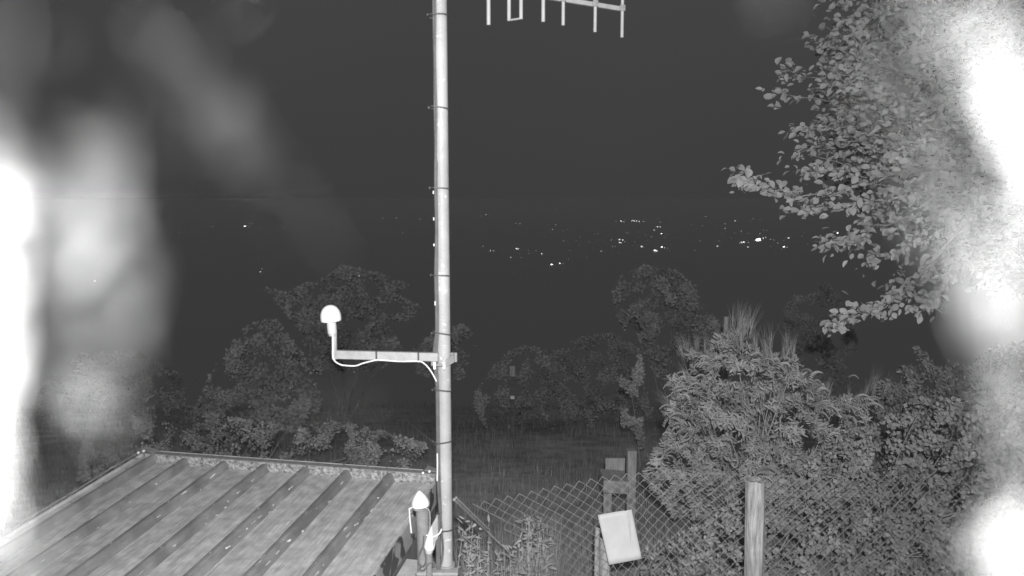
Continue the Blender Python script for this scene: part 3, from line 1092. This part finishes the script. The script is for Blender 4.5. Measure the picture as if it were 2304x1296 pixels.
for i in nearest:
    o = bpy.data.objects.new('leaf', leaf_me)
    m4 = Matrix([list(R[i][r]) + [allp[i][r]] for r in range(3)] + [[0, 0, 0, 1]]) @ Matrix.Scale(S[i], 4)
    COL.objects.link(o)
    o.parent = tree
    o.matrix_basis = Matrix.Translation(-tree.location) @ m4
me = inst_mesh('foliage', LEAF_V, LEAF_F, R[mask], allp[mask], np.stack([S[mask] * RNG.uniform(.6, 1.25, mask.sum()), S[mask], S[mask] * RNG.uniform(.3, 3.2, mask.sum())], axis=1))
tag(link_mesh('foliage', me, M['leaf'], tree), kind='stuff')


# ------------------------------------------------------------------ shrubs
def shrub(name, label, cat, poly, n, Y0, Y1, base_px, size, m, tmpl='SM', clump=.6, cs=60, group=None, stems=10, droop=-.2, toward=.5, wide=1.0, extra=None):
    Yc = (Y0 + Y1) / 2
    bx = P(base_px, 900, Yc).x
    bz_ = ground_z(bx, Yc)
    rt = empty(name, (bx, Yc, bz_), label, cat, group)
    pts = poly_points(poly, n, Y0, Y1, clump, cs)
    gz = bz_ - .05
    pts = pts[pts[:, 2] > gz]
    ax = (pts - np.array([bx, Yc, bz_ + .1]))
    ax /= np.linalg.norm(ax, axis=1)[:, None] + 1e-6
    ax[:, 2] += droop
    R = rand_rot(len(pts), .3, toward=(0, -1, .1), tb=toward, axis=ax * 1.5, spread=.7)
    tv, tf = {'SM': (SM_V, SM_F), 'NAR': (NAR_V, NAR_F), 'LEAF': (LEAF_V, LEAF_F)}[tmpl]
    S = RNG.uniform(size * .6, size * 1.3, len(pts))
    S3 = np.stack([S * wide, S, S], axis=1)
    tag(link_mesh('foliage', inst_mesh('foliage', tv, tf, R, pts, S3), M[m], rt), kind='stuff')
    mb = MB()
    xs_ = [p[0] for p in poly]
    idx = RNG.choice(len(pts), min(stems, len(pts)), replace=False)
    for i in idx:
        e = Vector(pts[i])
        b = Vector((bx + random.uniform(-.15, .15), Yc + random.uniform(-.1, .1), bz_ - .02))
        mid = b.lerp(e, .5) + Vector((random.uniform(-.1, .1), random.uniform(-.1, .1), .12))
        s0 = .006 + .0025 * (e - b).length
        mb.tube(smooth([b, mid, e], 4), [s0 * (1 - .85 * k / 8) for k in range(9)], 5)
    mb.build('stems', M['stem'], rt)
    return rt


# the spiky shrub behind the post
BP = [(1452, 1075), (1478, 1010), (1520, 960), (1492, 930), (1520, 900), (1500, 850), (1560, 850), (1548, 790), (1590, 800), (1615, 760), (1660, 745), (1700, 790), (1740, 800), (1790, 800), (1800, 840), (1830, 880), (1880, 895), (1950, 895), (1950, 960), (1960, 1110), (1700, 1180), (1520, 1160)]
sb = shrub('spiky_shrub', 'bushy feathery shrub with upright spiky shoots, tallest plant behind the wooden post', 'shrub', BP, 26000, 5.4, 6.8, 1700, .044, 'leaf_b', 'NAR', clump=.85, cs=30, stems=60, droop=-.45, wide=1.15, toward=1.6)
random.seed(21)
# arching leafy sprigs at the rim: each one a part
sprig_v, sprig_f = [], []
mbs = MB()
cpts = [Vector((0, .02 * k, .028 * k - .0026 * k * k)) for k in range(11)]
mbs.tube(cpts, [.0022 * (1 - .06 * k) for k in range(11)], 4, cap=False)
for k in range(1, 11):
    for sgn in (-1, 1):
        b = cpts[k]
        L_ = .055 * (1.1 - .045 * k)
        dx = sgn * .8 * L_
        mbs.add([b, b + Vector((dx * .45, .012 + .006, .006)), b + Vector((dx, .022, -.022)), b + Vector((dx * .5, .002, -.008))], [(0, 1, 2, 3)])
sp_me = bpy.data.meshes.new('sprig')
sp_me.from_pydata([tuple(v) for v in mbs.v], [], mbs.f)
sp_me.materials.append(M['leaf_b'])
rim = [(1460, 1060), (1478, 1000), (1500, 960), (1530, 930), (1495, 905), (1520, 880), (1505, 845), (1545, 855), (1560, 800), (1585, 800), (1620, 790), (1700, 800), (1740, 810), (1790, 830), (1825, 850), (1850, 900), (1900, 905), (1940, 900)]
cB = P(1700, 1000, 6.0)
cnt = 0
for i in range(190):
    if i < 150:
        a = random.choice(rim)
        px, py = a[0] + random.uniform(-6, 35), a[1] + random.uniform(0, 40)
    else:
        px, py = random.uniform(1500, 1940), random.uniform(850, 1120)
    Y = random.uniform(5.25, 5.8)
    q = P(px, py, Y)
    o = bpy.data.objects.new('sprig', sp_me)
    COL.objects.link(o)
    o.parent = sb
    side = (px - 1720) / 260
    yaw = math.atan2(-side + random.gauss(0, .5), -.5 + random.gauss(0, .5))
    yaw = random.gauss(0, .5) + (math.pi / 2 if side < 0 else -math.pi / 2)
    sc_ = random.uniform(.32, .72)
    d_ = Vector((-math.sin(yaw), math.cos(yaw), 0)) * .15 * sc_
    o.matrix_basis = Matrix.Translation(-sb.location) @ Matrix.Translation(q - d_) @ Matrix.Rotation(yaw, 4, 'Z') @ Matrix.Rotation(random.gauss(.05, .35), 4, 'X') @ Matrix.Scale(sc_, 4)
# upright bristly shoots
sh_me = MB()
for k in range(15):
    an = random.gauss(0, .16)
    an2 = random.gauss(0, .16)
    z0 = random.uniform(0, .10)
    L_ = random.uniform(.12, .22)
    b = Vector((random.gauss(0, .006), random.gauss(0, .006), z0))
    e = b + Vector((math.sin(an) * L_, math.sin(an2) * L_, L_))
    w = .0013
    sh_me.add([b + Vector((-w, 0, 0)), b + Vector((w, 0, 0)), e], [(0, 1, 2)])
    sh_me.add([b + Vector((0, -w, 0)), b + Vector((0, w, 0)), e], [(0, 1, 2)])
shoot = bpy.data.meshes.new('shoot')
shoot.from_pydata([tuple(v) for v in sh_me.v], [], sh_me.f)
shoot.materials.append(M['leaf_b'])
for (px, py, c_, sc_, tl) in ((1668, 745, 9, 1.15, .12), (1645, 775, 6, 1.1, -.15), (1560, 800, 5, .9, -.3), (1590, 800, 4, .8, -.15), (1625, 790, 4, .9, -.3), (1695, 790, 3, .9, .05), (1730, 805, 6, .95, -.1), (1765, 800, 5, 1.0, .1), (1520, 905, 5, .85, -.8),
                             (1545, 850, 4, .7, -.5), (1820, 880, 4, .8, -.1), (1850, 890, 7, .85, .05), (1900, 905, 5, .6, 0), (1940, 905, 5, .7, .2), (1970, 880, 4, .9, .3), (1490, 1010, 3, .6, -.9), (1580, 960, 5, .8, -.3), (1680, 900, 6, .8, 0), (1750, 900, 6, .8, 0)):
    for k in range(c_):
        q = P(px + random.gauss(0, 11), py + random.gauss(12, 10), random.uniform(5.4, 5.9))
        o = bpy.data.objects.new('shoot', shoot)
        COL.objects.link(o)
        o.parent = sb
        o.matrix_basis = Matrix.Translation(-sb.location) @ Matrix.Translation(q) @ Matrix.Rotation(random.gauss(tl, .12), 4, 'Y') @ Matrix.Rotation(random.uniform(0, 6), 4, 'Z') @ Matrix.Scale(sc_ * random.uniform(.7, 1.1), 4)

shrub('bramble_thicket', 'broad low bramble thicket filling the lower right behind the wire fence', 'thicket',
      [(1690, 1100), (1800, 1060), (1960, 960), (2060, 900), (2200, 900), (2420, 880), (2420, 1480), (1450, 1480), (1470, 1250), (1560, 1200)], 46000, 5.2, 7.2, 1950, .037, 'leaf_h', 'SM', clump=.8, cs=40, stems=40, toward=1.7, wide=1.3)
shrub('bush', 'tall dim bush behind the thicket under the tree on the right', 'shrub',
      [(1960, 980), (1975, 870), (2030, 830), (2060, 780), (2090, 800), (2180, 830), (2230, 780), (2400, 760), (2400, 1050), (1990, 1050)], 18000, 7.2, 8.6, 2150, .042, 'leaf_h', 'SM', clump=.9, cs=36, stems=24, toward=1.5)
shrub('ground_weeds', 'low leafy weeds at the foot of the fence between sheet and wooden post', 'weeds',
      [(1450, 1240), (1560, 1190), (1680, 1170), (1690, 1500), (1430, 1500)], 5000, 4.5, 5.3, 1560, .034, 'leaf_b', 'SM', clump=.8, cs=30, stems=16)

# weeds at the foot of the mast
def weeds(label, spots, group=None):
    rt = empty('weed_clump', (spots[0][0], spots[0][1], 0), label, 'weeds', group)
    mb = MB()
    pts, axs = [], []
    for (x, y, top, lean) in spots:
        b = Vector((x - lean * .5, y + random.uniform(-.1, .1), 0))
        e = Vector((x, y, top))
        path_ = smooth([b, b.lerp(e, .6) + Vector((random.uniform(-.04, .04), 0, 0)), e], 5)
        mb.tube(path_, [.004 * (1 - .7 * i / len(path_)) for i in range(len(path_))], 4)
        for p in path_[2:]:
            for k in range(4):
                pts.append(tuple(p + Vector((random.gauss(0, .02), random.gauss(0, .02), random.gauss(0, .02)))))
                axs.append((random.gauss(0, 1), random.gauss(0, 1), random.uniform(-.3, .9)))
    pts, axs = np.array(pts), np.array(axs)
    R = rand_rot(len(pts), .2, toward=(0, -1, 0), tb=.5, axis=axs * 2, spread=.3)
    tag(link_mesh('foliage', inst_mesh('foliage', NAR_V, NAR_F, R, pts, np.stack([RNG.uniform(.03, .065, len(pts)) * k for k in (1.1, 1, 1)], axis=1)), M['leaf_h'], rt), kind='stuff')
    mb.build('stems', M['stem'], rt)
    x0, x1 = min(q[0] for q in spots) - .05, max(q[0] for q in spots) + .08
    nb = 60 * len(spots)
    bx_ = RNG.uniform(x0, x1, nb)
    by_ = RNG.uniform(3.9, 4.5, nb)
    yw = RNG.uniform(0, 6.283, nb)
    Rb = np.zeros((nb, 3, 3))
    Rb[:, 0, 0] = np.cos(yw); Rb[:, 0, 1] = -np.sin(yw); Rb[:, 1, 0] = np.sin(yw); Rb[:, 1, 1] = np.cos(yw); Rb[:, 2, 2] = 1
    hb = RNG.uniform(.75, 1.17, nb)
    tag(link_mesh('blades', inst_mesh('blades', BL_V, BL_F, Rb, np.stack([bx_, by_, bx_ * 0 - .01], axis=1), np.stack([RNG.uniform(.004, .008, nb), hb * .5, hb], axis=1)), M['grass'], rt), kind='stuff')


random.seed(31)
sp = []
for i in range(26):
    px = random.uniform(1040, 1215)
    top = 1175 + abs(px - 1060) * .28 + random.uniform(0, 90)
    q = P(px, top, random.uniform(3.9, 4.2))
    sp.append((q.x, q.y, q.z, random.uniform(-.1, .15)))
weeds('thick weed clump under the slanting stay rod beside the mast', sp)
sp = []
for i in range(14):
    q = P(random.uniform(1176, 1232), random.uniform(1168, 1230), random.uniform(4.05, 4.2))
    sp.append((q.x, q.y, q.z, random.uniform(-.05, .1)))
weeds('separate taller weed sprout in front of the left part of the wire mesh', sp)

# tall grass: blades over the slope (nobody could count them)
random.seed(41)
n = 60000
gy = RNG.uniform(0, 1, n) ** 1.3 * 17 + 4.3
gx = RNG.uniform(-1, 1, n) * (gy * .78 + .5)
dens = np.array([mnoise.noise(Vector((a * .9, b * .9, 5))) for a, b in zip(gx, gy)])
keep = dens > RNG.uniform(-.7, .35, n)
gx, gy = gx[keep], gy[keep]
gz = np.array([ground_z(a, b) for a, b in zip(gx, gy)]) - .01
n = len(gx)
yaw = RNG.uniform(0, 6.283, n)
Rz = np.zeros((n, 3, 3))
Rz[:, 0, 0] = np.cos(yaw); Rz[:, 0, 1] = -np.sin(yaw); Rz[:, 1, 0] = np.sin(yaw); Rz[:, 1, 1] = np.cos(yaw); Rz[:, 2, 2] = 1
hgt = RNG.uniform(.06, .26, n)
S3 = np.stack([RNG.uniform(.006, .013, n), hgt, hgt], axis=1)
tag(link_mesh('tall_grass', inst_mesh('tall_grass', BL_V, BL_F, Rz, np.stack([gx, gy, gz], axis=1), S3), M['grass']),
    'tall uncut grass on the dark slope behind the fence', 'grass', kind='stuff')

# far dim trees and bushes on the slope
FT = 'dim trees and bushes on the slope'
def far(name, label, poly, n, Y0, Y1, base, size, clump=1.25, cs=42, cat='tree', m='leaf_f'):
    rt = shrub(name, label, cat, poly, int(n * 2.6), Y0, Y1, base, size * .52, m, 'SM', clump=clump, cs=cs, stems=5 if n > 1000 else 2, group=FT, wide=1.3)
    return rt
far('spreading_tree', 'faint spreading tree just behind the white domed antenna', [(600, 650), (650, 660), (690, 640), (730, 630), (770, 600), (800, 605), (870, 625), (925, 645), (880, 660), (940, 690), (925, 720), (860, 720), (900, 780), (860, 830), (740, 840), (640, 830), (690, 760), (640, 700)], 7000, 13, 15.5, 760, .13)
far('bush', 'faint rounded bush low left of the white domed antenna', [(470, 850), (500, 800), (560, 730), (620, 720), (680, 800), (720, 900), (700, 1000), (430, 1010), (440, 930)], 5000, 11, 13, 570, .11, cat='shrub')
far('bush', 'faint bush directly behind the far edge of the shed roof', [(180, 1030), (200, 960), (300, 940), (420, 960), (520, 940), (640, 960), (760, 950), (860, 970), (960, 1000), (960, 1100), (180, 1100)], 6000, 8, 9.5, 560, .07, cat='shrub')
far('small_tree', 'faint low tree immediately right of the mast at arm height', [(1000, 730), (1040, 735), (1090, 770), (1060, 790), (1040, 850), (1000, 860), (940, 840), (930, 760)], 2200, 13, 14.5, 1000, .12)
far('bush', 'faint wide bush behind the far signpost', [(1060, 900), (1130, 800), (1180, 780), (1250, 790), (1310, 760), (1380, 750), (1440, 790), (1450, 860), (1470, 940), (1300, 980), (1100, 970)], 8000, 13.8, 16, 1270, .10, cat='shrub')
far('small_tree', 'faint rounded tree behind the spiky shrub, left of its tip', [(1380, 660), (1400, 620), (1450, 600), (1520, 610), (1560, 640), (1590, 700), (1640, 760), (1620, 860), (1480, 850), (1440, 780), (1390, 720)], 6000, 12.5, 15, 1500, .11)
far('bush', 'small paler bush just left of the spiky shrub top', [(1385, 850), (1400, 810), (1440, 800), (1450, 830), (1440, 900), (1450, 1040), (1400, 1040), (1400, 880)], 900, 9.5, 10.3, 1420, .08, cat='shrub')
far('bush', 'faint bush at the far left behind the roof rail', [(60, 960), (100, 860), (180, 800), (300, 790), (400, 840), (440, 900), (430, 1000), (60, 1000)], 4500, 14, 16.5, 250, .12, cat='shrub')
far('small_tree', 'faint tree right of the spiky shrub below the hanging leaf spray', [(1760, 700), (1800, 650), (1860, 640), (1900, 680), (1930, 780), (1900, 900), (1800, 880), (1770, 800)], 4000, 15, 17, 1850, .12)

# ------------------------------------------------------------------ lights of the plain
random.seed(51)
A = """138,108,6 105,116,3 192,116,3 215,116,3 310,160,4 335,161,4 525,68,7 545,70,6 562,69,8 545,85,5 395,68,3 420,68,3 470,69,3 585,70,3 520,195,5 540,168,4 495,170,3 120,292,5 162,317,7 180,317,6 312,305,9 322,307,7
380,315,4 384,332,5 425,318,4 458,334,8 280,356,6 340,357,4 512,397,10 518,397,9 563,390,9 580,392,5 290,442,3 500,375,3 525,375,3 585,261,4 600,261,3 620,315,4 655,262,3 475,231,3 420,226,3 660,110,3 730,268,4 780,220,3 715,352,4 730,354,3
755,300,3 800,320,5 812,262,3 860,256,5 905,253,8 925,256,8 908,270,8 916,272,7 935,264,6 865,294,5 880,294,4 900,328,4 885,148,4 915,147,9 930,148,7 978,146,8 990,146,7 1003,147,7 1018,147,7 1043,148,6 1060,150,4 945,213,5 955,216,4
830,207,3 1015,210,3 1033,293,8 1040,296,5 1055,228,4 1070,257,4 1090,238,4 1105,198,6 1125,180,7 1140,180,7 1148,219,9 1135,130,3 1140,153,4 1165,240,3 1150,296,10 1165,300,6 1110,316,10 1120,318,8 1180,305,4 1225,155,3 1233,239,3
1315,165,4 1385,175,4 1403,121,5 1370,260,4 1410,287,3 1455,265,4 1470,291,7 1480,262,3 1515,162,6 1515,189,6 1572,146,6 1608,206,6 1610,270,9 1622,268,9 1600,272,6 1643,218,3 1648,270,6 1645,296,7 1655,144,4 1677,133,5 1715,138,4
1733,245,8 1748,240,7 1715,219,5 1775,251,5 1795,255,5 1818,273,5 1853,259,4 1880,244,8 1853,295,10 1870,297,6 1915,260,3 1958,236,4 1970,215,3 1990,280,3 1935,275,3 2086,234,3 2162,216,9 2270,108,4"""
lights = [(1040 + float(a) / 2.56, 440 + float(b) / 2.56, float(c)) for a, b, c in (t.split(',') for t in A.split())]
B = "300,268,5 580,265,10 632,240,3 257,581,4 712,658,8 727,631,6 625,641,3 1415,650,8 1400,650,4 1430,682,6 1567,693,7 1525,690,3 1580,173,3 1770,196,4 1890,193,3 1942,324,4 2094,203,3"
lights += [(400 + float(a) / 3.84, 440 + float(b) / 3.84, float(c)) for a, b, c in (t.split(',') for t in B.split())]
lights.append((213, 632, 9))
for k in range(60):
    px = random.gauss(1430, 190)
    py = random.triangular(470, 590, 530)
    if 1040 < px < 1900: lights.append((px, py, random.choice((2, 2, 3))))
BASE = [0, 0, .08, .13, .22, .34, .5, .8, 1.3, 2.2, 3.2]
el = {}
ico = {}


def lamp_mesh(k):
    if k not in ico:
        mb = MB().lathe([(.3, -1), (.8, -.7), (1, 0), (.8, .7), (.3, 1)], 8)
        me = bpy.data.meshes.new('town_light')
        me.from_pydata(mb.v, [], mb.f)
        me.materials.append(emit('lamp light', .10 * 1.5 ** k))
        ico[k] = me
    return ico[k]


def ray_hit(px, py):
    q = P(px, py, 1.0) - Vector((0, 0, CZ))
    Y = (CZ + 294.0) / (-q.z)
    return Vector((0, 0, CZ)) + q * Y


def light_label(px, py, k):
    k = int(k)
    size = 'bright' if k >= 8 else 'small' if k >= 5 else 'faint'
    if px < 300: where = 'far left above the shed roof'
    elif px < 660: where = ('upper left' if py < 540 else 'lower left') + ' of the white domed antenna'
    elif px < 840: where = 'just above the spreading tree crown'
    elif px < 985: where = 'close left of the mast'
    else:
        row = 'topmost rows' if py < 485 else 'upper rows' if py < 512 else 'middle rows' if py < 545 else 'lower rows' if py < 570 else 'lowest rows'
        col = ('just right of the mast' if px < 1150 else 'beneath the comb antenna' if px < 1290 else 'beneath the comb antenna tip' if px < 1420
               else 'midway from mast to floodlight' if px < 1530 else 'left of the floodlight' if px < 1690 else 'right of the floodlight' if px < 1830 else 'beside the lowest tree spray')
        where = row + ', ' + col
    return size, where


zones = {}
for q in lights:
    zones.setdefault(light_label(*q), []).append(q)
ORD = 'leftmost second third fourth fifth sixth seventh eighth ninth tenth eleventh twelfth thirteenth fourteenth fifteenth sixteenth'.split()


def full_label(q):
    size, where = light_label(*q)
    z = sorted(zones[(size, where)])
    if len(z) == 1: return 'lone ' + size + ' town light, ' + where
    k = z.index(q)
    return (ORD[k] if k == 0 else ORD[k] + ' from left') + ' of the ' + size + ' town lights, ' + where


for px, py, b in lights:
    p = ray_hit(px, max(py, 462))
    k = int(b)
    q_ = max(0, round(math.log(BASE[k] * math.exp(.00014 * p.y) / .10) / math.log(1.5)))
    o = bpy.data.objects.new('town_light', lamp_mesh(q_))
    COL.objects.link(o)
    s_ = p.y / FPX * (.52 + .07 * b)
    o.location = p
    o.scale = (s_ * random.choice((1.0, 1.3, 2.0)), s_, s_ * .8)
    tag(o, full_label((px, py, b)), 'light', 'town lights on the plain')
p = ray_hit(1706, 540)
s_ = p.y / FPX
o = MB().lathe([(.3, -1), (.8, -.7), (1, 0), (.8, .7), (.3, 1)], 12).build('flood_light', emit('floodlight', 5.0))
o.location = p
o.scale = (6 * s_, 4 * s_, 3.4 * s_)
o.rotation_euler = (0, math.radians(-20), 0)
tag(o, 'brightest floodlight among the town lights, right of centre', 'light')

# ------------------------------------------------------------------ web strands added close to the lens, laid out to shape the edge glare
def glare_web(label, blobs, seed, anchors):
    random.seed(seed)
    mb = MB()
    c0 = P(blobs[0][0], blobs[0][1], .09)
    for (px, py, rx, ry, cov, ang) in blobs:
        area = math.pi * rx * ry
        got = 0
        ca_, sa_ = math.cos(math.radians(ang)), math.sin(math.radians(ang))
        while got < cov * area:
            r = math.sqrt(random.random())
            an = random.uniform(0, 6.283)
            x, y = r * math.cos(an) * rx, r * math.sin(an) * ry
            X, Yq = px + x * ca_ - y * sa_, py + x * sa_ + y * ca_
            L_ = random.uniform(18, 60)
            w = random.uniform(2.0, 6.0) if cov > .15 else random.uniform(.5, 1.1) if cov > .02 else random.uniform(.22, .5)
            d0 = .092 + random.uniform(-.012, .012)
            t = math.radians(ang + 90) + random.gauss(0, .7)
            q0 = P(X, Yq, d0)
            q1 = P(X + math.cos(t) * L_ * .5, Yq + math.sin(t) * L_ * .5 + random.gauss(0, 4), d0 + random.uniform(-.001, .001))
            q2 = P(X + math.cos(t + .4) * L_, Yq + math.sin(t + .4) * L_, d0 + random.uniform(-.002, .002))
            mb.tube([q0, q1, q2], w * .092 / FPX / 2, 3, cap=False)
            got += L_ * w
    for a, b in anchors:
        q0, q1 = P(*a), P(*b)
        n_ = 9
        mb.tube([q0.lerp(q1, k / n_) + Vector((0, 0, -.004 * math.sin(math.pi * k / n_))) for k in range(n_ + 1)], .000008, 3, cap=False)
    o = mb.build('glare_web', M['silk'])
    tag(o, label, 'glare_web', kind='stuff')


glare_web('blurred web strands added as white glare along the left edge of the view', [
    (-12, 640, 52, 270, .60, 3), (-22, 930, 50, 220, .50, 8), (30, 420, 50, 90, .10, 30), (-20, 340, 40, 80, .10, 0),
    (150, 500, 60, 110, .09, -25), (140, 640, 36, 70, .05, -35), (200, 380, 90, 130, .035, -25), (260, 330, 50, 70, .015, 40), (230, 650, 110, 280, .031, 5), (340, 290, 60, 120, .004, -45), (280, 560, 60, 200, .012, -8), (180, 880, 110, 120, .020, 0), (250, 860, 60, 90, .008, 0),
    (450, 200, 60, 200, .011, -42), (570, 340, 50, 110, .005, -42), (510, 250, 40, 90, .009, 35), (380, 60, 70, 120, .003, -45), (660, 470, 70, 120, .0028, -40), (60, 110, 120, 100, .004, 0), (0, 250, 50, 60, .010, 0),
    (60, 1190, 80, 120, .05, 20), (-30, 1130, 40, 130, .30, 0), (760, 900, 110, 70, .0022, 0), (600, 30, 120, 40, .0015, 0)],
    3, [((60, -500, .1), (20, 300, .09)), ((0, 900, .09), (-200, 1700, .1)), ((-300, 200, .1), (100, 500, .09))])
glare_web('blurred web strands added as white glare along the right edge of the view', [
    (2180, 150, 45, 330, .055, -33), (2235, 60, 60, 120, .07, -33), (2268, 215, 55, 200, .34, -26), (2318, 430, 34, 140, .25, -15), (2290, 20, 40, 60, .06, 0),
    (2170, 590, 50, 110, .07, -18), (2240, 610, 55, 170, .12, -16), (2290, 560, 30, 200, .12, -12), (2190, 700, 40, 60, .05, -20),
    (2260, 790, 45, 190, .085, -10), (2305, 1000, 40, 200, .06, -8), (2280, 1190, 60, 60, .55, 20), (2290, 1270, 50, 50, .35, 0), (2210, 1240, 35, 50, .10, 0),
    (2060, 250, 100, 240, .016, -25), (2110, 430, 110, 150, .020, -15), (2130, 40, 60, 90, .03, -33), (1740, 0, 110, 30, .005, 10), (2220, 950, 50, 160, .008, 0)],
    4, [((2350, -500, .1), (2300, 100, .09)), ((2280, 1200, .09), (2500, 1700, .1)), ((2700, 300, .1), (2200, 600, .09))])
